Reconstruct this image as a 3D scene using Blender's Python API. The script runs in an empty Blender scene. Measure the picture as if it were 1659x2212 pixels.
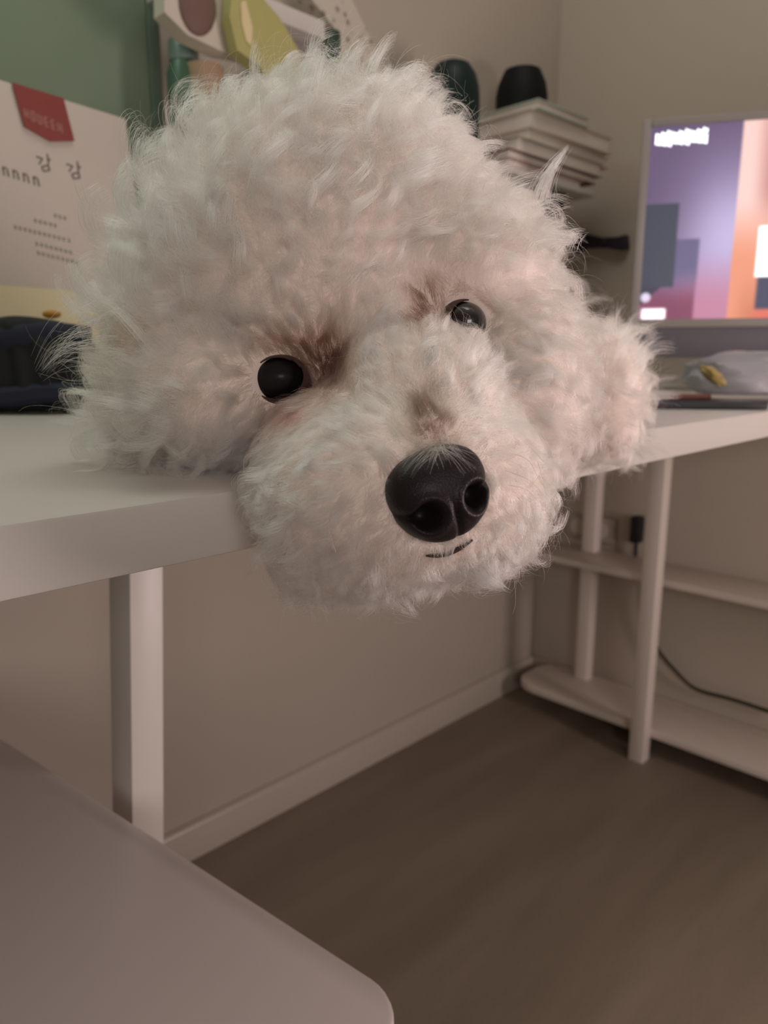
import bpy, bmesh, math, random
import numpy as np
from mathutils import Vector, Matrix
from mathutils.bvhtree import BVHTree

random.seed(7)
rng = np.random.default_rng(7)
SC = bpy.context.scene
COL = SC.collection

# ------------------------------------------------------------------ camera
FPX, W, H = 1600.0, 1659, 2212
CX, CY = W / 2, H / 2
PITCH = math.atan(336 / 1600)
YAW = math.radians(45)
ZT = 0.73                                   # desk top height
CAM = np.array([0.0, 0.0, ZT + 0.052])
FWD = np.array([math.cos(YAW) * math.cos(PITCH), math.sin(YAW) * math.cos(PITCH), -math.sin(PITCH)])
RGT = np.array([math.sin(YAW), -math.cos(YAW), 0.0])
UPV = np.cross(RGT, FWD)
cd = bpy.data.cameras.new('camera')
cam = bpy.data.objects.new('camera', cd)
COL.objects.link(cam)
cam.matrix_world = Matrix(((RGT[0], UPV[0], -FWD[0], CAM[0]), (RGT[1], UPV[1], -FWD[1], CAM[1]),
                           (RGT[2], UPV[2], -FWD[2], CAM[2]), (0, 0, 0, 1)))
cd.sensor_fit = 'VERTICAL'
cd.sensor_height = 36.0
cd.lens = 36.0 * FPX / H
cd.clip_start = 0.01
cd.dof.use_dof = True
cd.dof.focus_distance = 0.272
cd.dof.aperture_fstop = 12.0
SC.camera = cam
SC.cycles.max_bounces = 10
SC.cycles.adaptive_threshold = 0.045
SC.cycles.diffuse_bounces = 7
SC.cycles.transmission_bounces = 8

# ------------------------------------------------------------------ world, lights, exposure
wd = bpy.data.worlds.new('World')
SC.world = wd
wd.use_nodes = True
wd.node_tree.nodes['Background'].inputs[0].default_value = (0.9, 0.85, 0.8, 1)
wd.node_tree.nodes['Background'].inputs[1].default_value = 0.05


def area(name, loc, aim, sx, sy, power, col):
    ld = bpy.data.lights.new(name, 'AREA')
    ld.shape = 'RECTANGLE'
    ld.size, ld.size_y = sx, sy
    ld.energy = power
    ld.color = col
    o = bpy.data.objects.new(name, ld)
    COL.objects.link(o)
    o.location = loc
    d = Vector(aim) - Vector(loc)
    o.rotation_euler = d.to_track_quat('-Z', 'Y').to_euler()
    return o


area('ceiling_light', (0.55, 0.25, 2.36), (0.55, 0.25, 0), 0.7, 0.7, 6.4, (1.0, 0.95, 0.90))
area('front_fill_light', (-0.75, -1.35, 1.10), (0.2, 0.2, 0.72), 0.6, 0.6, 9.6, (1.0, 0.91, 0.88))  # added soft fill from behind the camera to brighten the dog's face
area('side_light', (1.02, -0.64, 0.66), (0.3, 0.35, 0.74), 0.24, 0.46, 8.2, (1.0, 0.80, 0.78))
area('green_left_light', (0.05, 0.80, 1.55), (0.25, 0.45, 0.8), 0.35, 0.15, 1.1, (0.74, 1.0, 0.82))  # unseen greenish source, added for the green cast at upper left

vs = SC.view_settings
vs.view_transform = 'Standard'
vs.look = 'None'
vs.exposure = 0.0
vs.gamma = 1.0
vs.use_curve_mapping = False


# ------------------------------------------------------------------ helpers
def ray(x, y):
    return FWD + RGT * (x - CX) / FPX - UPV * (y - CY) / FPX


def at(x, y, depth):
    return CAM + ray(x, y) * depth


def on_x(x, y, X):
    r = ray(x, y)
    return CAM + r * (X - CAM[0]) / r[0]


def on_y(x, y, Y):
    r = ray(x, y)
    return CAM + r * (Y - CAM[1]) / r[1]


def on_z(x, y, Z):
    r = ray(x, y)
    return CAM + r * (Z - CAM[2]) / r[2]


def px_of(P):
    v = P - CAM
    z = v @ FWD
    return np.stack([CX + FPX * (v @ RGT) / z, CY - FPX * (v @ UPV) / z, z], -1)


def s2l(c):
    return tuple(((v / 255) / 12.92 if v / 255 <= 0.04045 else ((v / 255 + 0.055) / 1.055) ** 2.4) for v in c)


def mat(name, rgb, rough=0.6, var=0.06, scale=30.0, bump=0.0, metal=0.0, coat=0.0, spec=0.5, lin=False):
    """procedural principled material; rgb are sRGB 0-255"""
    m = bpy.data.materials.new(name)
    m.use_nodes = True
    nt = m.node_tree
    b = nt.nodes['Principled BSDF']
    c = rgb if lin else s2l(rgb)
    tc = nt.nodes.new('ShaderNodeTexCoord')
    nz = nt.nodes.new('ShaderNodeTexNoise')
    nz.inputs['Scale'].default_value = scale
    nz.inputs['Detail'].default_value = 4
    nt.links.new(tc.outputs['Object'], nz.inputs['Vector'])
    mx = nt.nodes.new('ShaderNodeMix')
    mx.data_type = 'RGBA'
    mx.inputs[6].default_value = (*[max(0, v * (1 - var)) for v in c], 1)
    mx.inputs[7].default_value = (*[min(1, v * (1 + var)) for v in c], 1)
    nt.links.new(nz.outputs['Fac'], mx.inputs[0])
    nt.links.new(mx.outputs[2], b.inputs['Base Color'])
    b.inputs['Roughness'].default_value = rough
    b.inputs['Metallic'].default_value = metal
    b.inputs['Coat Weight'].default_value = coat
    b.inputs['Specular IOR Level'].default_value = spec
    if bump:
        bp = nt.nodes.new('ShaderNodeBump')
        bp.inputs['Strength'].default_value = bump
        bp.inputs['Distance'].default_value = 0.002
        nt.links.new(nz.outputs['Fac'], bp.inputs['Height'])
        nt.links.new(bp.outputs['Normal'], b.inputs['Normal'])
    return m


def link(name, me, m=None, parent=None):
    o = bpy.data.objects.new(name, me)
    COL.objects.link(o)
    if m is not None:
        me.materials.append(m)
    if parent is not None:
        o.parent = parent
        o.matrix_parent_inverse = Matrix.Translation(-Vector(parent.location))
    return o


def thing(name, label, cat, loc=(0, 0, 0), group=None):
    o = bpy.data.objects.new(name, None)
    o.empty_display_size = 0.05
    COL.objects.link(o)
    o.location = loc
    tag(o, label, cat, group)
    return o


def tag(o, label=None, cat=None, group=None, kind=None):
    if label:
        o['label'] = label
    if cat:
        o['category'] = cat
    if group:
        o['group'] = group
    if kind:
        o['kind'] = kind
    return o


def smooth(me, ang=40):
    for p in me.polygons:
        p.use_smooth = True
    try:
        me.set_sharp_from_angle(angle=math.radians(ang))
    except Exception:
        pass


def bm_to(name, bm, m, parent=None, sm=True):
    bmesh.ops.recalc_face_normals(bm, faces=bm.faces)
    me = bpy.data.meshes.new(name)
    bm.to_mesh(me)
    bm.free()
    if sm:
        smooth(me)
    return link(name, me, m, parent)


def bevel(bm, w, seg=2):
    if w > 0:
        es = [e for e in bm.edges if len(e.link_faces) == 2 and e.calc_face_angle(0) > 0.6]
        bmesh.ops.bevel(bm, geom=es, offset=w, segments=seg, profile=0.5, affect='EDGES', clamp_overlap=True)


def box_bm(lo, hi, bv=0.0, seg=2):
    bm = bmesh.new()
    bmesh.ops.create_cube(bm, size=1)
    lo, hi = Vector(lo), Vector(hi)
    for v in bm.verts:
        v.co = Vector([(lo[i] + hi[i]) / 2 + v.co[i] * (hi[i] - lo[i]) for i in range(3)])
    bevel(bm, bv, seg)
    return bm


def box(name, lo, hi, m, parent=None, bv=0.002):
    return bm_to(name, box_bm(lo, hi, bv), m, parent)


def prism_bm(poly, off, bv=0.0, seg=2):
    """closed polygon of 3-d points extruded by vector off"""
    bm = bmesh.new()
    a = [bm.verts.new(Vector(p)) for p in poly]
    b = [bm.verts.new(Vector(p) + Vector(off)) for p in poly]
    n = len(poly)
    bm.faces.new(a)
    bm.faces.new(b[::-1])
    for i in range(n):
        bm.faces.new((a[i], a[(i + 1) % n], b[(i + 1) % n], b[i]))
    bmesh.ops.recalc_face_normals(bm, faces=bm.faces)
    bevel(bm, bv, seg)
    return bm


def prism(name, poly, off, m, parent=None, bv=0.0):
    return bm_to(name, prism_bm(poly, off, bv), m, parent)


def round_rect(x0, x1, y0, y1, z, r, n=8, corners=(1, 1, 1, 1)):
    pts = []
    for k, (cx, cy, a0) in enumerate(((x1, y1, 0), (x0, y1, 90), (x0, y0, 180), (x1, y0, 270))):
        rr = r if corners[k] else 0.004
        sx = -1 if cx == x1 else 1
        sy = -1 if cy == y1 else 1
        for i in range(n + 1):
            a = math.radians(a0 + 90 * i / n)
            pts.append((cx + sx * rr + rr * math.cos(a), cy + sy * rr + rr * math.sin(a), z))
    return pts


def lathe_bm(profile, center, n=32, axis='z'):
    bm = bmesh.new()
    rings = []
    for r, z in profile:
        rings.append([bm.verts.new((center[0] + max(r, 1e-5) * math.cos(2 * math.pi * i / n),
                                    center[1] + max(r, 1e-5) * math.sin(2 * math.pi * i / n), center[2] + z)) for i in range(n)])
    for a, b in zip(rings, rings[1:]):
        for i in range(n):
            bm.faces.new((a[i], a[(i + 1) % n], b[(i + 1) % n], b[i]))
    bm.faces.new(rings[0][::-1])
    bm.faces.new(rings[-1])
    return bm


def tube_bm(pts, r, n=10, closed=False):
    bm = bmesh.new()
    pts = [Vector(p) for p in pts]
    rings = []
    N = len(pts)
    up = Vector((0.13, 0.21, 0.97)).normalized()
    for i, p in enumerate(pts):
        if closed:
            t = pts[(i + 1) % N] - pts[i - 1]
        else:
            t = pts[min(i + 1, N - 1)] - pts[max(i - 1, 0)]
        t.normalize()
        a = t.cross(up)
        if a.length < 1e-4:
            a = t.cross(Vector((1, 0, 0)))
        a.normalize()
        b = t.cross(a)
        rr = r[i] if isinstance(r, (list, tuple)) else r
        rings.append([bm.verts.new(p + (a * math.cos(2 * math.pi * k / n) + b * math.sin(2 * math.pi * k / n)) * rr) for k in range(n)])
    for i in range(N if closed else N - 1):
        a, b = rings[i], rings[(i + 1) % N]
        for k in range(n):
            bm.faces.new((a[k], a[(k + 1) % n], b[(k + 1) % n], b[k]))
    if not closed:
        bm.faces.new(rings[0][::-1])
        bm.faces.new(rings[-1])
    return bm


def spline(pts, n=8):
    out = []
    P = [Vector(p) for p in pts]
    for i in range(len(P) - 1):
        p0, p1, p2, p3 = P[max(i - 1, 0)], P[i], P[i + 1], P[min(i + 2, len(P) - 1)]
        for k in range(n):
            t = k / n
            out.append(0.5 * ((2 * p1) + (p2 - p0) * t + (2 * p0 - 5 * p1 + 4 * p2 - p3) * t * t + (3 * p1 - p0 - 3 * p2 + p3) * t ** 3))
    out.append(P[-1])
    return out


# ------------------------------------------------------------------ materials
M = {}
M['wall'] = mat('wall_paint', (188, 178, 164), 0.75, 0.02, 14, 0.08)
M['lacquer'] = mat('wall_lacquer', (174, 165, 152), 0.32, 0.02, 10)
M['ceil'] = mat('ceiling_paint', (225, 220, 210), 0.8, 0.02)
M['white'] = mat('white_laminate', (200, 195, 188), 0.42, 0.02, 12)
M['white_metal'] = mat('white_powder_coat', (218, 208, 198), 0.45, 0.02, 60, 0.05)
M['bench'] = mat('white_plastic', (205, 198, 194), 0.30, 0.015, 8)
M['paper'] = mat('paper_white', (225, 216, 206), 0.7, 0.03, 40)
M['black'] = mat('black_plastic', (16, 16, 20), 0.5, 0.2, 50)
M['dark'] = mat('dark_metal', (38, 34, 40), 0.4, 0.1, 50, metal=0.3)

FRONT = 0.247          # y of the desk front edge
WBACK = 0.957          # wall behind the desk
WRIGHT = 1.48          # wall at the desk's right end

# ------------------------------------------------------------------ the room
X0, Y0, ZC = -1.7, -2.3, 2.4


def struct(name, lo, hi, m, bv=0):
    o = box(name, lo, hi, m, None, bv)
    o['kind'] = 'structure'
    return o


fm = bpy.data.materials.new('floor_vinyl')
fm.use_nodes = True
nt = fm.node_tree
b = nt.nodes['Principled BSDF']
tc = nt.nodes.new('ShaderNodeTexCoord')
mp = nt.nodes.new('ShaderNodeMapping')
mp.inputs['Rotation'].default_value = (0, 0, math.radians(45))
mp.inputs['Scale'].default_value = (1.2, 7.0, 1.0)
nt.links.new(tc.outputs['Object'], mp.inputs['Vector'])
n1 = nt.nodes.new('ShaderNodeTexNoise')
n1.inputs['Scale'].default_value = 1.6
n1.inputs['Detail'].default_value = 5
nt.links.new(mp.outputs['Vector'], n1.inputs['Vector'])
n2 = nt.nodes.new('ShaderNodeTexNoise')
n2.inputs['Scale'].default_value = 260
n2.inputs['Detail'].default_value = 2
nt.links.new(tc.outputs['Object'], n2.inputs['Vector'])
ad = nt.nodes.new('ShaderNodeMath')
ad.operation = 'MULTIPLY_ADD'
ad.inputs[1].default_value = 0.35
nt.links.new(n2.outputs['Fac'], ad.inputs[0])
nt.links.new(n1.outputs['Fac'], ad.inputs[2])
cr = nt.nodes.new('ShaderNodeValToRGB')
cr.color_ramp.elements[0].position = 0.42
cr.color_ramp.elements[0].color = (*s2l((114, 103, 88)), 1)
cr.color_ramp.elements[1].position = 0.95
cr.color_ramp.elements[1].color = (*s2l((140, 128, 112)), 1)
nt.links.new(ad.outputs[0], cr.inputs['Fac'])
nt.links.new(cr.outputs['Color'], b.inputs['Base Color'])
b.inputs['Roughness'].default_value = 0.5

struct('floor', (X0, Y0, -0.05), (WRIGHT, WBACK, 0), fm)
struct('ceiling', (X0, Y0, ZC), (WRIGHT, WBACK, ZC + 0.05), M['ceil'])
struct('wall_back', (X0 - 0.05, WBACK, -0.05), (WRIGHT + 0.05, WBACK + 0.05, ZC + 0.05), M['lacquer'])
struct('wall_right', (WRIGHT, Y0 - 0.05, -0.05), (WRIGHT + 0.05, WBACK, ZC + 0.05), M['wall'])
struct('wall_left', (X0 - 0.05, Y0 - 0.05, -0.05), (X0, WBACK, ZC + 0.05), M['wall'])
struct('wall_front', (X0, Y0 - 0.05, -0.05), (WRIGHT, Y0, ZC + 0.05), M['wall'])


def baseboard(name, a, c, h=0.062, t=0.011, side=1):
    """skirting with a small rounded top, from a to c along a wall; side gives the way it stands proud"""
    a, c = Vector(a), Vector(c)
    d = (c - a).normalized()
    nrm = Vector((d.y, -d.x, 0)) * side
    prof = [(0, 0.001), (t, 0.001), (t, h - 0.008), (t * 0.75, h - 0.003), (t * 0.3, h), (0, h)]
    poly = [a + nrm * u + Vector((0, 0, z)) for u, z in prof]
    o = prism(name, poly, c - a, M['lacquer'])
    o['kind'] = 'structure'
    return o


baseboard('baseboard_back', (X0 + 0.001, WBACK - 0.0005, 0), (WRIGHT - 0.012, WBACK - 0.0005, 0), side=1)
baseboard('baseboard_right', (WRIGHT - 0.0005, WBACK - 0.001, 0), (WRIGHT - 0.0005, Y0 + 0.001, 0), side=1)

# ------------------------------------------------------------------ desk
desk = thing('desk', 'long white laminate desk along the wall with the dog lying on it', 'desk', (0.4, 0.6, 0))
DX0, DX1 = -0.75, 1.475
box('tabletop', (DX0, FRONT, ZT - 0.0255), (DX1, WBACK - 0.003, ZT), M['white'], desk, 0.0018)


def desk_leg(yf, tl, tr, bl, br, side_px):
    """slightly splayed flat leg; its front face is laid out on the plane y = yf"""
    a, c = on_y(*tl, yf), on_y(*tr, yf)
    d, e = on_y(*bl, yf), on_y(*br, yf)
    top, zb = ZT - 0.0255, 0.0

    def ext(p, q, z):
        t = (z - p[2]) / (q[2] - p[2])
        return p + (q - p) * t
    poly = [ext(a, d, zb), ext(c, e, zb), ext(c, e, top), ext(a, d, top)]
    return poly


LEGY = 0.52
poly = desk_leg(LEGY, (280, 1215), (352, 1213), (286, 1785), (354, 1815), 236)
prism('leg', poly, (0, 0.036, 0), M['white'], desk, 0.0008)
for sx, sy in ((DX0 + 0.05, LEGY), (DX0 + 0.05, 0.86), (0.16, 0.86)):
    box('leg', (sx, sy, 0), (sx + 0.024, sy + 0.036, ZT - 0.0255), M['white'], desk, 0.0008)

# ------------------------------------------------------------------ bench with rounded corners
bench = thing('bench', 'low white plastic bench with rounded corner below the desk', 'bench', (-0.05, 0.42, 0))
BZ = 0.45
BC, BA = np.array([0.2425, 0.218]), math.radians(7.1)       # its front right corner and the way it is turned
BDX, BDY = np.array([math.cos(BA), math.sin(BA)]), np.array([-math.sin(BA), math.cos(BA)])


def bpt(u, v):
    return BC + BDX * u + BDY * v


pr = [(*bpt(u, v), BZ - 0.03) for u, v, _ in round_rect(-0.50, 0, 0, 0.62, 0, 0.030, 8)]
prism('seat', pr, (0, 0, 0.03), M['bench'], bench, 0.003)
for lu in (-0.46, -0.06):
    for lv in (0.05, 0.57):
        lx, ly = bpt(lu, lv)
        bm = lathe_bm([(0.011, 0), (0.012, 0.01), (0.016, BZ - 0.032), (0.016, BZ - 0.03)], (lx, ly, 0), 16)
        bm_to('leg', bm, M['bench'], bench)

# ------------------------------------------------------------------ shelf unit along the right wall
unit = thing('shelf_unit', 'low white open shelf unit with rounded boards under the right end of the desk', 'shelf', (1.40, 0.5, 0))
SX0, SX1, SY0, SY1 = 1.315, 1.466, -0.35, 0.905
prism('shelf_board', round_rect(SX0, SX1, SY0, SY1, 0.048, 0.055, 8), (0, 0, 0.016), M['white_metal'], unit, 0.002)
prism('shelf_board', round_rect(SX0 + 0.025, SX1, SY0, SY1, 0.350, 0.055, 8), (0, 0, 0.014), M['white_metal'], unit, 0.002)
prism('shelf_board', round_rect(SX0 + 0.025, SX1, SY0, SY1, 0.670, 0.055, 8), (0, 0, 0.014), M['white_metal'], unit, 0.002)


def sq_leg(x0, y0, w, d):
    return box('leg', (x0, y0, 0), (x0 + w, y0 + d, 0.69), M['white_metal'], unit, 0.002)


sq_leg(1.288, 0.574, 0.030, 0.030)
sq_leg(1.288, -0.22, 0.030, 0.030)
sq_leg(1.425, 0.780, 0.030, 0.030)
sq_leg(1.425, -0.22, 0.030, 0.030)

# socket and plug on the wall, cable
sock = thing('wall_socket', 'pale double wall socket behind the white shelf unit legs', 'socket', (WRIGHT, 0.74, 0.38))
p0, p1 = on_x(1228, 1105, WRIGHT), on_x(1330, 1175, WRIGHT)
box('cover_plate', (WRIGHT - 0.009, p1[1], p1[2]), (WRIGHT, p0[1], p0[2]), M['wall'], sock, 0.003)
ym, zm = (p0[1] + p1[1]) / 2, (p0[2] + p1[2]) / 2
for s in (-1, 1):
    bm = lathe_bm([(0.0, 0), (0.017, 0), (0.019, 0.003), (0.0, 0.003)], (0, 0, 0), 24)
    bmesh.ops.rotate(bm, verts=bm.verts, cent=(0, 0, 0), matrix=Matrix.Rotation(-math.pi / 2, 3, 'Y'))
    bmesh.ops.translate(bm, verts=bm.verts, vec=(WRIGHT - 0.009, ym + s * 0.028, zm))
    bm_to('outlet', bm, M['white_metal'], sock)
plug = thing('power_plug', 'small black plug stuck in the right wall beside the socket', 'plug', (WRIGHT, 0.66, 0.38))
q = on_x(1378, 1140, WRIGHT - 0.012)
box('plug_body', (WRIGHT - 0.03, q[1] - 0.011, q[2] - 0.032), (WRIGHT - 0.002, q[1] + 0.011, q[2] + 0.026), M['black'], plug, 0.005)
bm = tube_bm(spline([(WRIGHT - 0.016, q[1], q[2] - 0.03), (WRIGHT - 0.014, q[1], q[2] - 0.06), (WRIGHT - 0.008, q[1], q[2] - 0.09)], 5), 0.004, 8)
bm_to('strain_relief', bm, M['black'], plug)
mcord = mat('cord_green', (52, 50, 32), 0.5, 0.1)
a = on_x(1395, 1330, WRIGHT - 0.02)
c1 = on_x(1420, 1400, WRIGHT - 0.02)
c2 = on_x(1462, 1452, WRIGHT - 0.02)
c3 = on_x(1505, 1489, WRIGHT - 0.016)
c4 = on_x(1585, 1512, WRIGHT - 0.016)
c5 = on_x(1680, 1543, WRIGHT - 0.016)
for c in (c3, c4, c5):
    c[2] = max(c[2], 0.068)
cable_pts = [(WRIGHT - 0.02, q[1] - 0.03, 0.30), a, c1, c2, c3, c4, c5]
tag(bm_to('wall_cable', tube_bm(spline(cable_pts, 8), 0.0042, 8), mcord), 'dark olive cable drooping onto the lowest shelf board', 'cable')

# ------------------------------------------------------------------ monitor
mon_dir = RGT * math.cos(math.radians(14.5)) - np.array([FWD[0], FWD[1], 0]) / math.cos(PITCH) * math.sin(math.radians(14.5))
MD = mon_dir / np.linalg.norm(mon_dir)
MN = np.cross(np.array([0, 0, 1.0]), MD)                  # away from the viewer
if MN @ FWD < 0:
    MN = -MN
mp0 = at(1376, 480, 1.10)


def on_mon(x, y, off=0.0):
    r = ray(x, y)
    t = ((mp0 - CAM) @ MN + off) / (r @ MN)
    return CAM + r * t


TL = on_mon(1391, 259)
BL = on_mon(1358, 709)
CBl = on_mon(1360, 772)
zt, zb, zc = TL[2], BL[2], CBl[2]
sL = 0.0
MW = 0.54


def mpt(s, z, off=0.0):
    p = mp0 + MD * s + MN * off
    return np.array([p[0], p[1], z])


s_left = ((TL + BL) / 2 - mp0) @ MD
mcx = s_left + MW / 2
foot = mpt(mcx, ZT, 0.08)
mon = thing('monitor', 'grey framed monitor showing a purple and orange city picture', 'monitor', tuple(foot))
mframe = mat('silver_bezel', (146, 140, 136), 0.4, 0.02, 50)
mchin = mat('monitor_chin', (96, 92, 100), 0.45, 0.03, 50)


def slab(name, s0, s1, z0, z1, o0, o1, m, parent, bv=0.003):
    poly = [mpt(s0, z0, o0), mpt(s1, z0, o0), mpt(s1, z1, o0), mpt(s0, z1, o0)]
    return prism(name, poly, tuple(MN * (o1 - o0)), m, parent, bv)


s_in = (on_mon(1409, 275) - mp0) @ MD
s_in2 = (on_mon(1378, 688) - mp0) @ MD
sin_ = (s_in + s_in2) / 2
z_it, z_ib = on_mon(1409, 275)[2], on_mon(1378, 690)[2]
s1 = s_left + MW
bw = sin_ - s_left
slab('back_shell', s_left + 0.003, s1 - 0.003, zc + 0.004, zt - 0.003, 0.004, 0.03, mframe, mon, 0.006)
slab('bezel_side', s_left, sin_, zb, zt, -0.003, 0.006, mframe, mon, 0.0015)
slab('bezel_side', s1 - bw, s1, zb, zt, -0.003, 0.006, mframe, mon, 0.0015)
slab('bezel_top', sin_, s1 - bw, z_it, zt, -0.003, 0.006, mframe, mon, 0.0015)
slab('bezel_bottom', sin_, s1 - bw, zb, z_ib, -0.003, 0.006, mframe, mon, 0.0015)
slab('chin', s_left, s1, zc, zb, -0.003, 0.03, mchin, mon, 0.002)
poly = [mpt(mcx - 0.09, zc + 0.05, 0.03), mpt(mcx + 0.09, zc + 0.05, 0.03), mpt(mcx + 0.09, zc + 0.05, 0.036), mpt(mcx - 0.09, zc + 0.05, 0.036)]
slab('stand_neck', mcx - 0.07, mcx + 0.07, ZT + 0.006, zc + 0.12, 0.031, 0.039, mframe, mon, 0.002)
slab('stand_foot', mcx - 0.09, mcx + 0.09, ZT + 0.0005, ZT + 0.007, -0.09, 0.05, mframe, mon, 0.002)

# screen: a flat lit picture, built as a grid with its colours in an attribute
NX, NZ = 300, 220
sv = np.linspace(sin_, s1 - bw, NX + 1)
zv = np.linspace(z_ib, z_it, NZ + 1)
gs, gz = np.meshgrid(sv, zv)
P = mp0[None, None, :] + MD * gs[..., None] + 0 * gz[..., None]
P[..., 2] = gz
P += MN * 0.001
pix = px_of(P.reshape(-1, 3))
us = (gs.ravel() - sin_) / (s1 - bw - sin_)
ut = (zv[-1] - gz.ravel()) / (zv[-1] - zv[0])
# picture coordinates: u to the right, t down, both in units of the visible 0.25 m of the panel
ux = (gs.ravel() - sin_)


def S(x, y):                                                # metres across / down on the panel
    p = on_mon(x, y)
    return (p - mp0) @ MD - sin_, z_it - p[2]


uy = z_it - gz.ravel()


def sm(e0, e1, v):
    t = np.clip((v - e0) / (e1 - e0), 0, 1)
    return t * t * (3 - 2 * t)


def mixc(c, d, w):
    return c * (1 - w[:, None]) + np.array(d)[None, :] * w[:, None]


def rectm(x0, x1, y0, y1, soft=0.002):
    return sm(x0 - soft, x0 + soft, ux) * (1 - sm(x1 - soft, x1 + soft, ux)) * sm(y0 - soft, y0 + soft, uy) * (1 - sm(y1 - soft, y1 + soft, uy))


hh = z_it - z_ib
xo = S(1588, 480)[0]
cols = np.tile(np.array([[104, 86, 118]], float), (len(ux), 1))
cols = mixc(cols, (186, 166, 206), sm(0, xo * 1.02, ux + 0.12 * uy) * sm(-0.05, 0.22, uy) * 0.95)
cols = mixc(cols, (202, 190, 232), sm(xo * 0.35, xo, ux) * np.exp(-((uy - 0.55 * hh) / (0.25 * hh)) ** 2) * 0.8)
cols = mixc(cols, (196, 128, 158), sm(0.60 * hh, 0.95 * hh, uy) * sm(xo * 0.3, xo * 0.6, ux))
cols = mixc(cols, (130, 62, 92), sm(0.70 * hh, 0.95 * hh, uy) * (1 - sm(xo * 0.60, xo * 0.64, ux)))
x0, y0 = S(1458, 517)
x1, y1 = S(1505, 600)
cols = mixc(cols, (104, 94, 132), rectm(x0 - 0.01, x1, y0, y1 + 0.03, 0.002) * (1 - sm(y1 - 0.02, y1 + 0.03, uy)))
x0, y0 = S(1390, 442)
x1, y1 = S(1454, 620)
tower = rectm(-0.02, x1, y0, y1, 0.0015)
cols = mixc(cols, (62, 66, 82), tower)
cols = mixc(cols, (56, 56, 72), sm(0, 0.004, (hh * 0.93 - uy) - (ux) * 0.9) * sm(y1 - 0.002, y1 + 0.001, uy) * (ux < x1))
# orange column
om = sm(xo - 0.0015, xo + 0.0015, ux)
oc = np.tile(np.array([[255, 214, 206]], float), (len(ux), 1))
oc = mixc(oc, (190, 120, 112), sm(xo + 0.012, xo + 0.055, ux) * (1 - sm(0.3 * hh, 0.6 * hh, uy)))
oc = mixc(oc, (238, 150, 116), sm(0.35 * hh, 0.72 * hh, uy))
oc = mixc(oc, (214, 128, 92), sm(0.7 * hh, 1.0 * hh, uy) * sm(xo + 0.0, xo + 0.03, ux))
oc = mixc(oc, (226, 104, 88), sm(0.90 * hh, 1.0 * hh, uy) * sm(xo + 0.02, xo + 0.05, ux))
cols = cols * (1 - om[:, None]) + oc * om[:, None]
x0, y0 = S(1641, 488)
x1, y1 = S(1641, 598)
cols = mixc(cols, (48, 52, 84), rectm(x0 + 0.004, x0 + 0.3, y1 - 0.02, y1 + 0.045, 0.003))
cols = mixc(cols, (88, 60, 96), sm(x0 + 0.06, x0 + 0.2, ux) * (1 - sm(0.3 * hh, 0.6 * hh, uy)))
lum = np.ones(len(ux)) * 1.0
w = rectm(x0, x0 + 0.10, y0, y1, 0.002)
cols = mixc(cols, (255, 255, 255), w)
lum += 0.9 * w
x0, y0 = S(1382, 667)
x1, y1 = S(1436, 690)
w = rectm(max(x0, 0.003), x1, y0, y1, 0.003)
cols = mixc(cols, (255, 250, 255), w)
lum += 0.9 * w
xd, yd = S(1386, 643)
w = 1 - sm(0.005, 0.009, np.hypot(ux - max(xd, 0.008), uy - yd))
cols = mixc(cols, (235, 220, 245), w)
lin = np.where(cols / 255 <= 0.04045, cols / 255 / 12.92, ((cols / 255 + 0.055) / 1.055) ** 2.4) * lum[:, None]
me = bpy.data.meshes.new('screen')
idx = np.arange((NX + 1) * (NZ + 1)).reshape(NZ + 1, NX + 1)
fc = np.stack([idx[:-1, :-1], idx[:-1, 1:], idx[1:, 1:], idx[1:, :-1]], -1).reshape(-1, 4)
me.from_pydata(P.reshape(-1, 3).tolist(), [], fc.tolist())
at_ = me.color_attributes.new('picture', 'FLOAT_COLOR', 'POINT')
at_.data.foreach_set('color', np.concatenate([lin, np.ones((len(lin), 1))], 1).astype(np.float32).ravel())
ms = bpy.data.materials.new('screen_picture')
ms.use_nodes = True
nt = ms.node_tree
b = nt.nodes['Principled BSDF']
b.inputs['Base Color'].default_value = (0.01, 0.01, 0.012, 1)
b.inputs['Roughness'].default_value = 0.35
an = nt.nodes.new('ShaderNodeAttribute')
an.attribute_name = 'picture'
nt.links.new(an.outputs['Color'], b.inputs['Emission Color'])
b.inputs['Emission Strength'].default_value = 1.0
link('screen', me, ms, mon)
# the caption in white strokes at the top left of the picture
mlit = bpy.data.materials.new('lit_lettering')
mlit.use_nodes = True
bb = mlit.node_tree.nodes['Principled BSDF']
bb.inputs['Base Color'].default_value = (0, 0, 0, 1)
bb.inputs['Emission Color'].default_value = (0.95, 0.98, 1, 1)
bb.inputs['Emission Strength'].default_value = 2.2
bm = bmesh.new()
cx0, cy0 = S(1416, 302)
cx1, cy1 = S(1529, 292)
ang = 0
strokes = []
nch = 9
for k in range(nch):
    if k == 4:
        pass
    u0 = cx0 + (cx1 - cx0) * (k + (0.12 if k > 4 else 0)) / nch
    cw = (cx1 - cx0) / nch * 0.86
    yb = cy0 + (cy1 - cy0) * k / nch
    hgt = 0.019 + 0.003 * ((k * 7) % 3 - 1)
    strokes += [(u0, u0 + cw, yb - hgt * 0.42, yb - hgt * 0.18), (u0, u0 + cw * 0.36, yb - hgt * 0.5, yb + hgt * 0.45),
                (u0 + cw * 0.55, u0 + cw, yb - hgt * 0.1, yb + hgt * 0.5), (u0, u0 + cw, yb + hgt * 0.2, yb + hgt * 0.42)]
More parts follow.
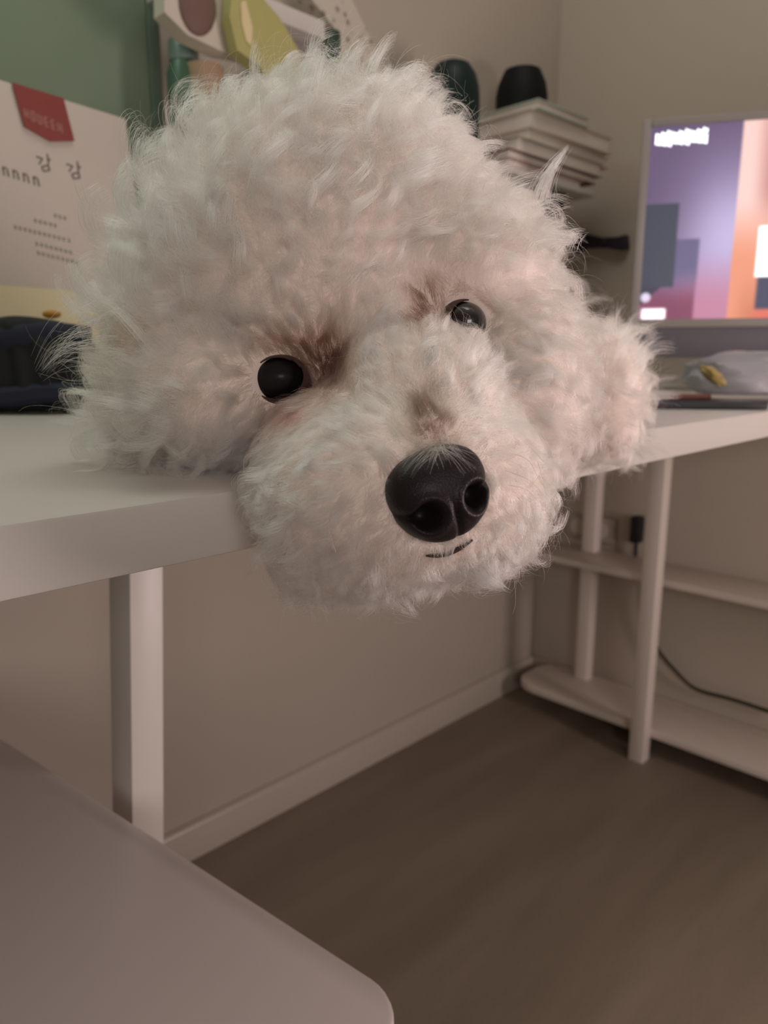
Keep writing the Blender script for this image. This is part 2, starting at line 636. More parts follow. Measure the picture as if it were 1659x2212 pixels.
for (a0, a1, b0, b1) in strokes:
    q4 = [mpt(sin_ + a0, z_it - b1, -0.0005), mpt(sin_ + a1, z_it - b1, -0.0005), mpt(sin_ + a1, z_it - b0, -0.0005), mpt(sin_ + a0, z_it - b0, -0.0005)]
    bm.faces.new([bm.verts.new(p) for p in q4])
bm_to('caption', bm, mlit, mon, False)

# ------------------------------------------------------------------ things on the desk, right side
mpouch = mat('grey_pouch_plastic', (156, 155, 160), 0.4, 0.08, 20, 0.2)
pch = thing('plastic_pouch', 'crumpled grey plastic pouch with a yellow tip below the monitor', 'pouch', (0.86, 0.40, ZT))


def blob(name, c, axes, m, parent=None, sub=4, noise=0.0, flat_z=None, power=2.0, seed=0, fr=40):
    """rounded soft lump: super-ellipsoid on given axis vectors, dented by smooth noise, flattened onto flat_z"""
    from mathutils import noise as mn
    bm = bmesh.new()
    bmesh.ops.create_icosphere(bm, subdivisions=sub, radius=1)
    A = [Vector(a) for a in axes]
    c = Vector(c)
    for v in bm.verts:
        d = v.co.normalized()
        k = (abs(d.x) ** power + abs(d.y) ** power + abs(d.z) ** power) ** (-1 / power)
        k *= 1 + noise * mn.noise(d * fr * 0.06 + Vector((seed, seed * 2, 0))) + noise * 0.5 * mn.noise(d * fr * 0.15 + Vector((seed, 0, 5)))
        p = c + A[0] * d.x * k + A[1] * d.y * k + A[2] * d.z * k
        if flat_z is not None:
            p.z = max(p.z, flat_z)
        v.co = p
    return bm_to(name, bm, m, parent)


RG = np.array([RGT[0], RGT[1], 0])
FH = np.array([FWD[0], FWD[1], 0]) / math.cos(PITCH)
c = at(1620, 838, 0.88)
blob('pouch_body', (c[0], c[1], ZT + 0.030), (RG * 0.075, FH * 0.045, (0, 0, 0.027)), mpouch, pch, 4, 0.14, ZT + 0.0085, 2.6, 3)
e = at(1540, 812, 0.80)
blob('yellow_tip', (e[0], e[1], e[2]), (RG * 0.014 + np.array([0, 0, -0.008]), FH * 0.01, (0, 0, 0.008)), mat('yellow_tip', (160, 140, 84), 0.4), pch, 3, 0.2)
mkb = mat('tray_dark', (34, 32, 38), 0.5, 0.1, 60)
kb = thing('desk_mat', 'thin dark mat lying on the desk under the grey pouch', 'mat', (0.9, 0.4, ZT))
ka = on_z(1404, 884, ZT)
kd = on_z(1700, 888, ZT)
poly = [ka, kd, kd + np.array([0.05, 0.12, 0]), ka + FH * 0.13]
poly = [(p[0], min(max(p[1], FRONT + 0.006), 0.9), ZT + 0.0004) for p in poly]
prism('pad', poly, (0, 0, 0.0075), mkb, kb, 0.001)
pen = at(1492, 861, 0.76)
bm = tube_bm([(pen[0] - RG[0] * 0.02, pen[1] - RG[1] * 0.02, ZT + 0.0115), (pen[0] + RG[0] * 0.02, pen[1] + RG[1] * 0.02, ZT + 0.0115)], 0.003, 12)
tag(bm_to('red_pencil', bm, mat('pencil_red', (112, 70, 56), 0.4)), 'short reddish pencil on the dark mat beside the pouch', 'pencil')

# ------------------------------------------------------------------ left: dark pouch, white box
mnavy = mat('black_cloth', (12, 16, 16), 0.8, 0.3, 30, 0.5)
mblue = mat('navy_stripe', (16, 22, 44), 0.7, 0.2, 40, 0.4)
bag = thing('cloth_bag', 'folded black cloth bag with navy bands lying at the left end of the desk', 'bag', (0.2, 0.72, ZT))
c = on_z(30, 895, ZT)
bx = np.array([0.5, -0.866, 0]) * 1.0
cen = c + FH * 0.018 + RG * 0.018
hgt = 0.088
bm = bmesh.new()
nu, nv = 40, 24
wv = 0.060
ring = []
for i in range(nu + 1):
    a = -1 + 2 * i / nu
    row = []
    for j in range(nv):
        th = 2 * math.pi * j / nv
        cs, sn = math.cos(th), math.sin(th)
        prof = (1 - abs(a) ** 6) ** 0.5
        hh_ = hgt * (0.90 + 0.10 * math.cos(a * 1.6 + 0.5)) * max(prof, 0.25) * 0.5
        yy = 0.026 * np.sign(cs) * abs(cs) ** 0.7 * max(prof, 0.3)
        zz = ZT + 0.0006 + hh_ + hh_ * np.sign(sn) * abs(sn) ** 0.6
        wob = 0.003 * math.sin(7 * a + 3 * th) + 0.002 * math.sin(17 * a - 2 * th)
        p = cen + RG * (wv * a) + FH * (yy + wob)
        row.append(bm.verts.new((p[0], p[1], zz)))
    ring.append(row)
for i in range(nu):
    for j in range(nv):
        bm.faces.new((ring[i][j], ring[i][(j + 1) % nv], ring[i + 1][(j + 1) % nv], ring[i + 1][j]))
bm.faces.new(ring[0])
bm.faces.new(ring[-1])
bm_to('bag_body', bm, mnavy, bag)
for zc_, hz in ((0.070, 0.010), (0.018, 0.009)):
    bm = bmesh.new()
    rows = []
    for i in range(31):
        a = -0.93 + 1.86 * i / 30
        prof = (1 - abs(a) ** 6) ** 0.5
        p = cen + RG * (wv * a) - FH * (0.0295 * max(prof, 0.3) - (0.008 if zc_ > 0.05 else 0.003))
        rows.append([bm.verts.new((p[0] - FH[0] * u, p[1] - FH[1] * u, ZT + zc_ + v + 0.002 * math.sin(4 * a))) for u, v in ((0, -hz), (0.004, -hz * 0.5), (0.004, hz * 0.5), (0, hz))])
    for i in range(30):
        for k in range(3):
            bm.faces.new((rows[i][k], rows[i][k + 1], rows[i + 1][k + 1], rows[i + 1][k]))
        bm.faces.new((rows[i][3], rows[i][0], rows[i + 1][0], rows[i + 1][3]))
    bm.faces.new(rows[0])
    bm.faces.new(rows[-1][::-1])
    bm_to('navy_band', bm, mblue, bag)
zp = at(112, 682, 0.70)
blob('zipper_pull', (zp[0], zp[1], ZT + hgt + 0.003), (RG * 0.009, FH * 0.004, (0, 0, 0.004)), mat('pull_orange', (176, 128, 40), 0.4), bag, 3)

# white packaging box, turned a little, with a hanging red label and grey print
bdir = RG * math.cos(math.radians(56)) + FH * math.sin(math.radians(56))
bnor = np.array([-bdir[1], bdir[0], 0])
if bnor @ FWD < 0:
    bnor = -bnor
bp0 = on_y(272, 256, 0.865)


def on_box(x, y, off=0.0):
    r = ray(x, y)
    t = ((bp0 - CAM) @ bnor + off) / (r @ bnor)
    return CAM + r * t


tr_, tl_ = on_box(272, 256), on_box(272, 256) - bdir * 0.33
mr_ = on_box(291, 400)
k = (ZT + 0.001 - tr_[2]) / (mr_[2] - tr_[2])
br_ = tr_ + (mr_ - tr_) * k
bl_ = br_ + (tl_ - tr_)
bl_[2] = br_[2] = ZT + 0.001
wbox = thing('packaging_box', 'white cardboard box with a red hanging label behind the black cloth bag', 'box', tuple((br_ + bl_) / 2))
prism('carton', [tl_, tr_, br_, bl_], tuple(bnor * 0.045), mat('carton_white', (186, 178, 168), 0.7, 0.03, 40), wbox, 0.0015)
mred = mat('red_label', (128, 56, 50), 0.6, 0.08, 30)
poly = [on_box(x, y, -0.0016) for x, y in ((25, 178.5), (136, 212.5), (160, 305), (108, 306), (52, 274))]
prism('red_label', poly, tuple(-bnor * 0.0012), mred, wbox)
mpink = mat('label_lettering', (200, 150, 140), 0.6, 0.02)
mink = mat('grey_ink', (128, 118, 106), 0.7, 0.05)


def strokes_on_box(name, segs, wpx, m, off):
    bm = bmesh.new()
    for (x0, y0, x1, y1) in segs:
        d = np.array([x1 - x0, y1 - y0], float)
        L = np.linalg.norm(d) + 1e-6
        n = np.array([-d[1], d[0]]) / L * wpx / 2
        q4 = [(x0 + n[0], y0 + n[1]), (x1 + n[0], y1 + n[1]), (x1 - n[0], y1 - n[1]), (x0 - n[0], y0 - n[1])]
        bm.faces.new([bm.verts.new(on_box(*p_, off)) for p_ in q4])
    bmesh.ops.solidify(bm, geom=bm.faces[:], thickness=0.0002)
    return bm_to(name, bm, m, wbox, False)


# word on the red label: five blurred capitals rising out of the cloth
segs = []
for k in range(6):
    ox, oy = 52 + k * 14.5, 236 + k * 6.2
    sh = ((0, -2, 3, 17), (7, 1, 10, 20), (1, 8, 9, 11), (0, -2, 7, 1), (3, 17, 10, 20))
    pick = ((0, 1, 2), (0, 1, 3, 4), (0, 1, 4), (0, 2, 3, 4), (0, 2, 3, 4), (0, 1, 2))[k]
    segs += [(ox + sh[i][0], oy + sh[i][1], ox + sh[i][2], oy + sh[i][3]) for i in pick]
strokes_on_box('label_word', segs, 3.4, mpink, -0.0030)
segs = []
for (ox, oy) in ((78, 334), (143, 350)):                   # two square syllable blocks
    segs += [(ox, oy + 4, ox + 14, oy + 9), (ox + 14, oy + 9, ox + 6, oy + 21), (ox + 24, oy - 2, ox + 27, oy + 22), (ox + 26, oy + 10, ox + 32, oy + 12),
             (ox + 12, oy + 26, ox + 26, oy + 23), (ox + 26, oy + 23, ox + 30, oy + 34), (ox + 30, oy + 34, ox + 16, oy + 36), (ox + 16, oy + 36, ox + 12, oy + 26)]
for k in range(5):                                          # row of small round letters
    ox, oy = -16 + k * 22, 352 + k * 7.0
    segs += [(ox, oy, ox + 3, oy + 20), (ox, oy + 4, ox + 8, oy + 3), (ox + 9, oy + 5, ox + 13, oy + 23)]
strokes_on_box('large_print', segs, 3.6, mink, -0.0002)
segs = []
rs = random.Random(4)
for (xa, ya, n_) in ((74, 473, 5), (30, 487, 12), (76, 523, 8), (80, 543, 9), (116, 462, 3)):
    for k in range(n_):
        ox, oy = xa + k * 10.5, ya + k * 2.6
        segs += [(ox, oy, ox + 6, oy + 2), (ox + 1, oy + 5, ox + 7, oy + 7), (ox + rs.random() * 3, oy, ox + 2 + rs.random() * 4, oy + 8)]
strokes_on_box('small_print', segs, 1.6, mink, -0.0002)
mcream = mat('cream_card', (205, 196, 160), 0.7, 0.04)
ba, bb_ = on_box(-60, 612, -0.0004), on_box(305, 640, -0.0004)
band = [np.array([bl_[0], bl_[1], 0]) - bnor * 0.0016 + np.array([0, 0, z]) for z in (ZT + 0.004, ba[2])]
t = (tr_ - mr_) / (tr_[2] - mr_[2])
brx = br_ - bnor * 0.0016 + t * 0.003
trx = br_ - bnor * 0.0016 + t * (ba[2] - ZT)
prism('cream_base_band', [band[0], brx, trx, band[1]], tuple(-bnor * 0.0006), mcream, wbox)

# ------------------------------------------------------------------ green panel and the hutch with its packages
mg = bpy.data.materials.new('green_acrylic')
mg.use_nodes = True
nt = mg.node_tree
b = nt.nodes['Principled BSDF']
tc = nt.nodes.new('ShaderNodeTexCoord')
nz = nt.nodes.new('ShaderNodeTexNoise')
nz.inputs['Scale'].default_value = 5
nt.links.new(tc.outputs['Object'], nz.inputs['Vector'])
cr = nt.nodes.new('ShaderNodeValToRGB')
cr.color_ramp.elements[0].color = (*s2l((118, 138, 114)), 1)
cr.color_ramp.elements[1].color = (*s2l((146, 164, 142)), 1)
nt.links.new(nz.outputs['Fac'], cr.inputs['Fac'])
nt.links.new(cr.outputs['Color'], b.inputs['Base Color'])
b.inputs['Roughness'].default_value = 0.22
b.inputs['Transmission Weight'].default_value = 0.25
GP = 0.932
gx = on_y(322, 150, GP)[0]
pan = thing('divider_panel', 'tall green translucent desk panel with a pale edge strip behind the white box', 'panel', (0.2, GP, ZT))
box('green_sheet', (-0.35, GP, ZT + 0.006), (gx, GP + 0.008, 1.52), mg, pan, 0.001)
gx2 = on_y(348, 150, GP)[0]
box('edge_strip', (gx + 0.0005, GP - 0.003, ZT + 0.001), (gx2, GP + 0.012, 1.52), mat('edge_strip', (96, 112, 96), 0.3), pan, 0.002)
box('base_rail', (-0.35, GP - 0.015, ZT + 0.0005), (gx, GP + 0.022, ZT + 0.0055), M['white_metal'], pan, 0.001)

gxh = on_y(352, 200, 0.86)[0]
hut = thing('hutch_shelf', 'white desk hutch holding packages behind the dog, next to the green panel', 'shelf', (0.6, 0.87, ZT))
e0, e1 = on_y(560, 0, 0.84), on_y(702, 66, 0.84)
HZ = 0.5 * (e0[2] + e1[2])
HX1 = e1[0]
box('upper_board', (gxh + 0.0155, 0.84, HZ - 0.013), (HX1, 0.914, HZ + 0.009), M['white'], hut, 0.001)
box('middle_board', (gxh + 0.0005, 0.775, 1.000), (0.93, 0.914, 1.016), M['white'], hut, 0.001)
box('side_panel', (gxh, 0.84, ZT + 0.0005), (gxh + 0.014, 0.914, 0.9995), M['white'], hut, 0.001)
box('side_panel', (0.90, 0.83, ZT + 0.0005), (0.914, WBACK - 0.002, 1.0), M['white'], hut, 0.001)

SH = 1.0165


def pack(name, label, cat, pxs, Y, thick, m, bulge=0.006, zb=SH, zmax=9.0):
    """standing pouch outlined on plane y=Y; lower edge brought down onto the shelf, faces bulged"""
    P3 = [on_y(x, y, Y) for x, y in pxs]
    xs = [p[0] for p in P3]
    xa, xb = min(xs), max(xs)
    poly = [np.array([p[0], Y, min(max(p[2], zb), zmax)]) for p in P3]
    t_ = thing(name, label, cat, ((xa + xb) / 2, Y, zb))
    bm = prism_bm(poly, (0, thick, 0), 0.0)
    bmesh.ops.triangulate(bm, faces=[f for f in bm.faces if len(f.verts) > 4])
    bmesh.ops.subdivide_edges(bm, edges=bm.edges, cuts=3, use_grid_fill=True)
    cx_, cz_ = np.mean([p[0] for p in poly]), np.mean([p[2] for p in poly])
    for v in bm.verts:
        if abs(v.co.y - Y) < 1e-5:
            d = math.hypot(v.co.x - cx_, v.co.z - cz_) / (0.5 * (xb - xa) + 0.02)
            v.co.y -= bulge * max(0, 1 - d * d)
    bm_to('pouch_body', bm, m, t_)
    return t_


mwp = mat('pouch_white', (196, 186, 172), 0.5, 0.06, 30, 0.3)
t_ = pack('white_pouch', 'whitish pouch with a dark brown oval print beside the green panel', 'package',
          ((352, -40), (352, 28), (400, 78), (470, 112), (540, 128), (545, -40)), 0.806, 0.02, mwp)
t_c = on_y(428, 10, 0.80)
blob('brown_print', (t_c[0], 0.801, t_c[2]), ((0.021, 0, -0.012), (0, 0.006, 0), (0.012, 0, 0.030)), mat('brown_print', (108, 84, 76), 0.6, 0.15, 60), t_, 3)
# put something under the raised white pouch: the blue-green jar and the tan cup
mjar = mat('jar_blue_green', (108, 124, 118), 0.35, 0.15, 40)
mlid = mat('jar_green', (66, 96, 76), 0.4, 0.1)


def jar(name, label, cat, x, y, r, zb, zt_, mb, ml):
    t_ = thing(name, label, cat, (x, y, zb))
    h_ = zt_ - zb
    bm_to('jar_body', lathe_bm([(r * 0.9, 0), (r, 0.004), (r, h_ * 0.72), (r * 0.8, h_ * 0.82)], (x, y, zb), 28), mb, t_)
    bm_to('lid', lathe_bm([(r * 0.84, h_ * 0.82 + 0.0002), (r * 0.84, h_ - 0.003), (r * 0.78, h_)], (x, y, zb), 28), ml, t_)
    return t_


q = on_y(378, 90, 0.87)
jar('jar', 'dusky blue green jar standing in the hutch under the white pouch', 'jar', q[0] + 0.006, 0.862, 0.021, SH, q[2], mlid, mjar)
q = on_y(436, 148, 0.85)
t_ = thing('cup', 'small tan cup on the hutch board just above the dog', 'cup', (q[0], 0.845, SH))
hh_ = q[2] - SH
bm = lathe_bm([(0.016, 0), (0.018, 0.003), (0.023, hh_), (0.0205, hh_), (0.016, 0.006), (0.0, 0.006)], (q[0], 0.845, SH), 28)
bm_to('cup_body', bm, mat('cup_tan', (168, 142, 116), 0.5, 0.1), t_)
bm = tube_bm(spline([(q[0] + 0.019, 0.845, SH + hh_ * 0.85), (q[0] + 0.032, 0.845, SH + hh_ * 0.75), (q[0] + 0.031, 0.845, SH + hh_ * 0.4), (q[0] + 0.0175, 0.845, SH + hh_ * 0.3)], 6), 0.003, 8)
bm_to('handle', bm, mat('cup_tan_handle', (168, 142, 116), 0.5, 0.1), t_)
myel = mat('pouch_yellow', (172, 166, 108), 0.4, 0.08, 30, 0.2)
t_ = pack('yellow_pouch', 'pale yellow pouch with a cream streak below the upper hutch board', 'package',
          ((500, -40), (492, 40), (508, 110), (560, 150), (600, 260), (680, 260), (640, 110), (598, 40), (560, -5), (545, -40)), 0.784, 0.014, myel)
poly = [on_y(x, y, 0.780) for x, y in ((518, 5), (528, 2), (543, 60), (541, 100), (530, 90), (520, 50))]
prism('cream_streak', [(p[0], 0.7775, p[2]) for p in poly], (0, 0.006, 0), mat('streak_cream', (214, 198, 156), 0.5), t_)
mgr = mat('sack_grey', (140, 132, 128), 0.6, 0.12, 40, 0.5)
pack('grey_sack', 'dim grey sack between the yellow pouch and the patterned bag', 'package',
     ((606, 50), (640, 260), (720, 260), (702, 96)), 0.875, 0.02, mgr, zmax=HZ - 0.0135)
msp = bpy.data.materials.new('speckled_film')
msp.use_nodes = True
nt = msp.node_tree
b = nt.nodes['Principled BSDF']
tc = nt.nodes.new('ShaderNodeTexCoord')
vo = nt.nodes.new('ShaderNodeTexVoronoi')
vo.inputs['Scale'].default_value = 75
nt.links.new(tc.outputs['Object'], vo.inputs['Vector'])
cr = nt.nodes.new('ShaderNodeValToRGB')
cr.color_ramp.elements[0].position = 0.22
cr.color_ramp.elements[0].color = (*s2l((138, 130, 116)), 1)
cr.color_ramp.elements[1].position = 0.40
cr.color_ramp.elements[1].color = (*s2l((190, 182, 168)), 1)
nt.links.new(vo.outputs['Distance'], cr.inputs['Fac'])
nt.links.new(cr.outputs['Color'], b.inputs['Base Color'])
b.inputs['Roughness'].default_value = 0.5
pack('patterned_bag', 'tall speckled beige bag at the right end of the upper hutch board', 'package',
     ((640, -40), (720, 70), (738, 260), (860, 260), (812, 120), (776, 50), (735, -40)), 0.900, 0.02, msp, 0.008)
q = on_y(716, 66, 0.865)
jar('bottle', 'little dark green bottle in front of the speckled beige bag', 'bottle', q[0] + 0.004, 0.868, 0.014, SH, q[2], mlid, mat('cap_green', (44, 62, 48), 0.4))

# ------------------------------------------------------------------ wall shelf with magazines, jars and the hook
WS = 0.765
cb = on_y(1287, 404, WS)
wsh = thing('wall_shelf', 'small white wall shelf on a dark bracket holding the magazine pile', 'shelf', (1.2, WBACK, cb[2]))
bz = cb[2] - 0.008
box('shelf_board', (0.80, WS, bz - 0.010), (cb[0], WBACK - 0.001, bz), M['white'], wsh, 0.001)
pa = on_y(1202, 420, 0.80)
mbr = mat('bracket_dark', (62, 54, 56), 0.45, 0.08)
for bx_ in (pa[0], 0.90):
    poly = [(bx_ - 0.011, WBACK - 0.001, bz - 0.0105), (bx_ - 0.011, WS + 0.02, bz - 0.0105), (bx_ - 0.011, WS + 0.03, bz - 0.06), (bx_ - 0.011, WBACK - 0.02, bz - 0.11), (bx_ - 0.011, WBACK - 0.001, bz - 0.11)]
    prism('bracket', poly, (0.022, 0, 0), mbr, wsh, 0.001)

mags = []
ztop = on_y(1175, 208, WS)[2]
# (x0, y0, x1, y1, thickness, colour)  from the bottom of the pile upward
spec = [('mauve edged magazine lowest in the pile, jutting toward the monitor', (176, 150, 148), 1.05, 1.290, 0.770, 0.935, 0.012, 1),
        ('dark red covered magazine low in the pile', (112, 62, 58), 1.06, 1.335, 0.772, 0.940, 0.014, 0),
        ('grey beige magazine lying on the dark red one', (176, 166, 154), 1.09, 1.360, 0.774, 0.940, 0.022, -1),
        ('pale magazine with curling pages midway up the pile', (206, 192, 178), 1.12, 1.405, 0.782, 0.940, 0.018, 2),
        ('thick cream magazine second from the top of the pile', (200, 188, 174), 1.13, 1.390, 0.776, 0.938, 0.026, -2),
        ('pale green edged magazine on top of the pile', (180, 188, 176), 1.14, 1.300, 0.772, 0.935, 0.014, -1)]
z = bz + 0.0005
fit = (ztop - bz) / (sum(q_[6] for q_ in spec) + 0.004)
spec = [(*q_[:6], q_[6] * fit, q_[7]) for q_ in spec]
for (lab, colr, xa, xb, ya, yb, th, rot) in spec:
    t_ = thing('magazine', lab, 'magazine', ((xa + xb) / 2, (ya + yb) / 2, z), 'magazines piled on the wall shelf')
    ctr = Vector(((xa + xb) / 2, (ya + yb) / 2, 0))
    R_ = Matrix.Rotation(math.radians(rot), 3, 'Z')

    def part(nm, lo, hi, m_, bv):
        bm = box_bm(lo, hi, bv)
        bmesh.ops.rotate(bm, verts=bm.verts, cent=ctr, matrix=R_)
        bm_to(nm, bm, m_, t_)
    cov = mat('cover', colr, 0.5, 0.06, 30)
    part('cover', (xa, ya, z), (xb, yb, z + 0.0022), cov, 0.0005)
    part('pages', (xa + 0.004, ya + 0.004, z + 0.0024), (xb - 0.006, yb, z + th - 0.0024), M['paper'], 0.0005)
    part('cover', (xa, ya, z + th - 0.0022), (xb, yb, z + th), cov, 0.0005)
    z += th + 0.0006
mblk = mat('cap_black', (10, 14, 13), 0.6, 0.2, spec=0.2)
mteal = mat('bottle_teal', (10, 32, 30), 0.5, 0.4, 20, spec=0.25)
q = on_y(988, 170, 0.845)
hgt = on_y(988, 136, 0.845)[2] - bz
rr = min(0.5 * abs(on_y(1046, 180, 0.845)[0] - on_y(932, 180, 0.845)[0]) * 0.80, 0.044)
cxb = min(q[0], 1.045 - rr)
t_ = thing('round_bottle', 'dark teal round shouldered bottle left of the magazine pile', 'bottle', (cxb, 0.845, bz))
bm_to('bottle_body', lathe_bm([(rr * 0.95, 0.0005), (rr, 0.005), (rr, hgt * 0.62), (rr * 0.97, hgt * 0.74), (rr * 0.86, hgt * 0.86), (rr * 0.62, hgt * 0.96), (rr * 0.3, hgt * 0.995), (0.001, hgt)], (cxb, 0.845, bz), 32), mteal, t_)
q = on_y(1128, 175, 0.86)
t_ = thing('black_pot', 'small black tapered pot standing on top of the magazine pile', 'pot', (q[0], 0.86, z))
rr = 0.5 * abs(on_y(1168, 190, 0.86)[0] - on_y(1086, 190, 0.86)[0]) * 0.80
hgt = on_y(1128, 152, 0.86)[2] - z
bm_to('pot_body', lathe_bm([(rr, 0.0005), (rr, hgt * 0.45), (rr * 0.92, hgt * 0.7), (rr * 0.7, hgt * 0.98), (rr * 0.6, hgt)], (q[0], 0.86, z), 28), mblk, t_)

hk = thing('wall_hook', 'black bow shaped hook on the wall between the dog and the monitor', 'hook', (WRIGHT, 0.8, 0.98))
poly = [on_x(x, y, WRIGHT - 0.02) for x, y in ((1236, 498), (1262, 504), (1300, 513), (1335, 511), (1350, 506), (1352, 536), (1335, 540), (1300, 534), (1262, 536), (1236, 546))]
prism('hook_plate', poly, (0.019, 0, 0), mat('hook_black', (40, 34, 46), 0.5, 0.1), hk, 0.002)
q = on_x(1300, 523, WRIGHT - 0.03)
blob('screw_cap', (WRIGHT - 0.022, q[1], q[2]), ((0.004, 0, 0), (0, 0.006, 0), (0, 0, 0.006)), M['dark'], hk, 3)

# ------------------------------------------------------------------ the dog
# every lobe: picture column, row and distance of its centre, half width / half height (in picture units at that distance), half depth in metres, roll
LOBES = [
    (715, 605, .365, 368, 360, .080, -18), (820, 505, .355, 210, 205, .066, 0), (438, 740, .370, 162, 225, .055, 12),
    (1000, 640, .345, 175, 205, .052, -8), (1100, 840, .335, 158, 225, .045, 0), (860, 1062, .277, 300, 205, .046, -10),
    (895, 900, .292, 185, 200, .038, -10), (815, 745, .325, 190, 140, .040, -10), (735, 1020, .300, 175, 185, .040, 0), (1010, 1060, .290, 160, 180, .045, 0),
    (500, 850, .345, 190, 145, .052, 0), (365, 910, .372, 110, 95, .040, 0), (825, 1190, .283, 220, 95, .036, -8),
    (800, 800, .450, 400, 330, .10, 0), (850, 800, .560, 400, 260, .13, 0),
    (1275, 850, .500, 95, 130, .055, 0), (1290, 930, .478, 85, 68, .035, 0)]
bm = bmesh.new()
for (x, y, d, rx, ry, rd, roll) in LOBES:
    c0 = at(x, y, d)
    a = math.radians(roll)
    e1 = (RGT * math.cos(a) - UPV * math.sin(a)) * rx * d / FPX
    e2 = (RGT * math.sin(a) + UPV * math.cos(a)) * ry * d / FPX
    mm = Matrix(((e1[0], e2[0], FWD[0] * rd, c0[0]), (e1[1], e2[1], FWD[1] * rd, c0[1]), (e1[2], e2[2], FWD[2] * rd, c0[2]), (0, 0, 0, 1)))
    bmesh.ops.create_icosphere(bm, subdivisions=4, radius=1, matrix=mm)
bmesh.ops.recalc_face_normals(bm, faces=bm.faces)
me = bpy.data.meshes.new('body_rough')
bm.to_mesh(me)
bm.free()
tmp = bpy.data.objects.new('body_rough', me)
COL.objects.link(tmp)
md = tmp.modifiers.new('r', 'REMESH')
md.mode = 'VOXEL'
md.voxel_size = 0.0042
m2 = tmp.modifiers.new('s', 'SMOOTH')
m2.factor = 0.5
m2.iterations = 7
dg = bpy.context.evaluated_depsgraph_get()
body_me = bpy.data.meshes.new_from_object(tmp.evaluated_get(dg))
bpy.data.objects.remove(tmp)
V = np.empty(len(body_me.vertices) * 3, np.float32)
body_me.vertices.foreach_get('co', V)
V = V.reshape(-1, 3).astype(float)


def clear_desk(P, m=0.0012):
    """keep points out of the desk: lift onto the top or bring out in front of the edge, whichever is nearer"""
    ins = (P[:, 1] > FRONT - m) & (P[:, 2] < ZT + m)
    dz = ZT + m - P[:, 2]
    dy = P[:, 1] - (FRONT - m)
    up = ins & (dz < dy * 1.2)
    fw = ins & ~up
    P[up, 2] = ZT + m
    P[fw, 1] = FRONT - m
    return P


V = clear_desk(V, 0.002)
pv = px_of(V)
front = pv[:, 2] < 0.262                                        # the skin sinks behind the nose pad
wn = np.exp(-(((pv[:, 0] - 946) / 88) ** 2 + ((pv[:, 1] - 1068) / 80) ** 2) ** 3) * front
NOSE_D = pv[np.argmin(np.hypot(pv[:, 0] - 955, pv[:, 1] - 1068) + 1e4 * (pv[:, 2] > 0.262)), 2]
V += FWD[None] * (wn * 0.016)[:, None]
body_me.vertices.foreach_set('co', V.astype(np.float32).ravel())
body_me.update()
for p in body_me.polygons:
    p.use_smooth = True
body_me.name = 'dog'
mskin = mat('dog_skin', (236, 218, 208), 0.8, 0.05, 60)
body_me.materials.clear()
dog = link('dog', body_me, mskin)
tag(dog, 'fluffy curly white dog lying with its chin over the desk edge', 'dog')
NV = len(V)
tri = []
body_me.calc_loop_triangles()
T = np.empty(len(body_me.loop_triangles) * 3, np.int32)
body_me.loop_triangles.foreach_get('vertices', T)
T = T.reshape(-1, 3)
VN = np.empty(NV * 3, np.float32)
body_me.vertices.foreach_get('normal', VN)
VN = VN.reshape(-1, 3).astype(float)
bvh = BVHTree.FromPolygons([tuple(v) for v in V], [tuple(t) for t in T])


def surf(x, y):
    r = Vector(ray(x, y)).normalized()
    hit, n, i, dist = bvh.ray_cast(Vector(CAM), r)
    if hit is None:
        hit, n, i, dist = bvh.find_nearest(Vector(at(x, y, 0.29)))
    return np.array(hit), np.array(n)


# ---- eyes
def frame(yaw, pitch, roll):
    """right / up / outward axes of something that looks back at the camera, turned by yaw to picture right, pitch up and roll"""
    y, p, r = map(math.radians, (yaw, pitch, roll))
    z = -FWD * math.cos(y) * math.cos(p) + RGT * math.sin(y) * math.cos(p) + UPV * math.sin(p)
    x = np.cross(UPV, z)
    x /= np.linalg.norm(x)
    u = np.cross(z, x)
    return x * math.cos(r) + u * math.sin(r), u * math.cos(r) - x * math.sin(r), z


meye = bpy.data.materials.new('eye_dark')
meye.use_nodes = True
nt = meye.node_tree
b = nt.nodes['Principled BSDF']
an = nt.nodes.new('ShaderNodeAttribute')
an.attribute_name = 'iris'
cr = nt.nodes.new('ShaderNodeValToRGB')
e = cr.color_ramp.elements
e[0].position, e[0].color = 0.0, (0.020, 0.020, 0.021, 1)
e[1].position, e[1].color = 1.0, (0.004, 0.003, 0.003, 1)
k = e.new(0.5)
k.color = (0.016, 0.013, 0.012, 1)
k = e.new(0.66)
k.color = (0.004, 0.004, 0.004, 1)
nt.links.new(an.outputs['Fac'], cr.inputs['Fac'])
nt.links.new(cr.outputs['Color'], b.inputs['Base Color'])
b.inputs['Roughness'].default_value = 0.35
b.inputs['Coat Weight'].default_value = 0.5
b.inputs['Coat Roughness'].default_value = 0.03
mlid_ = mat('eyelid_skin', (74, 52, 47), 0.55, 0.15, 200)
EYES = []


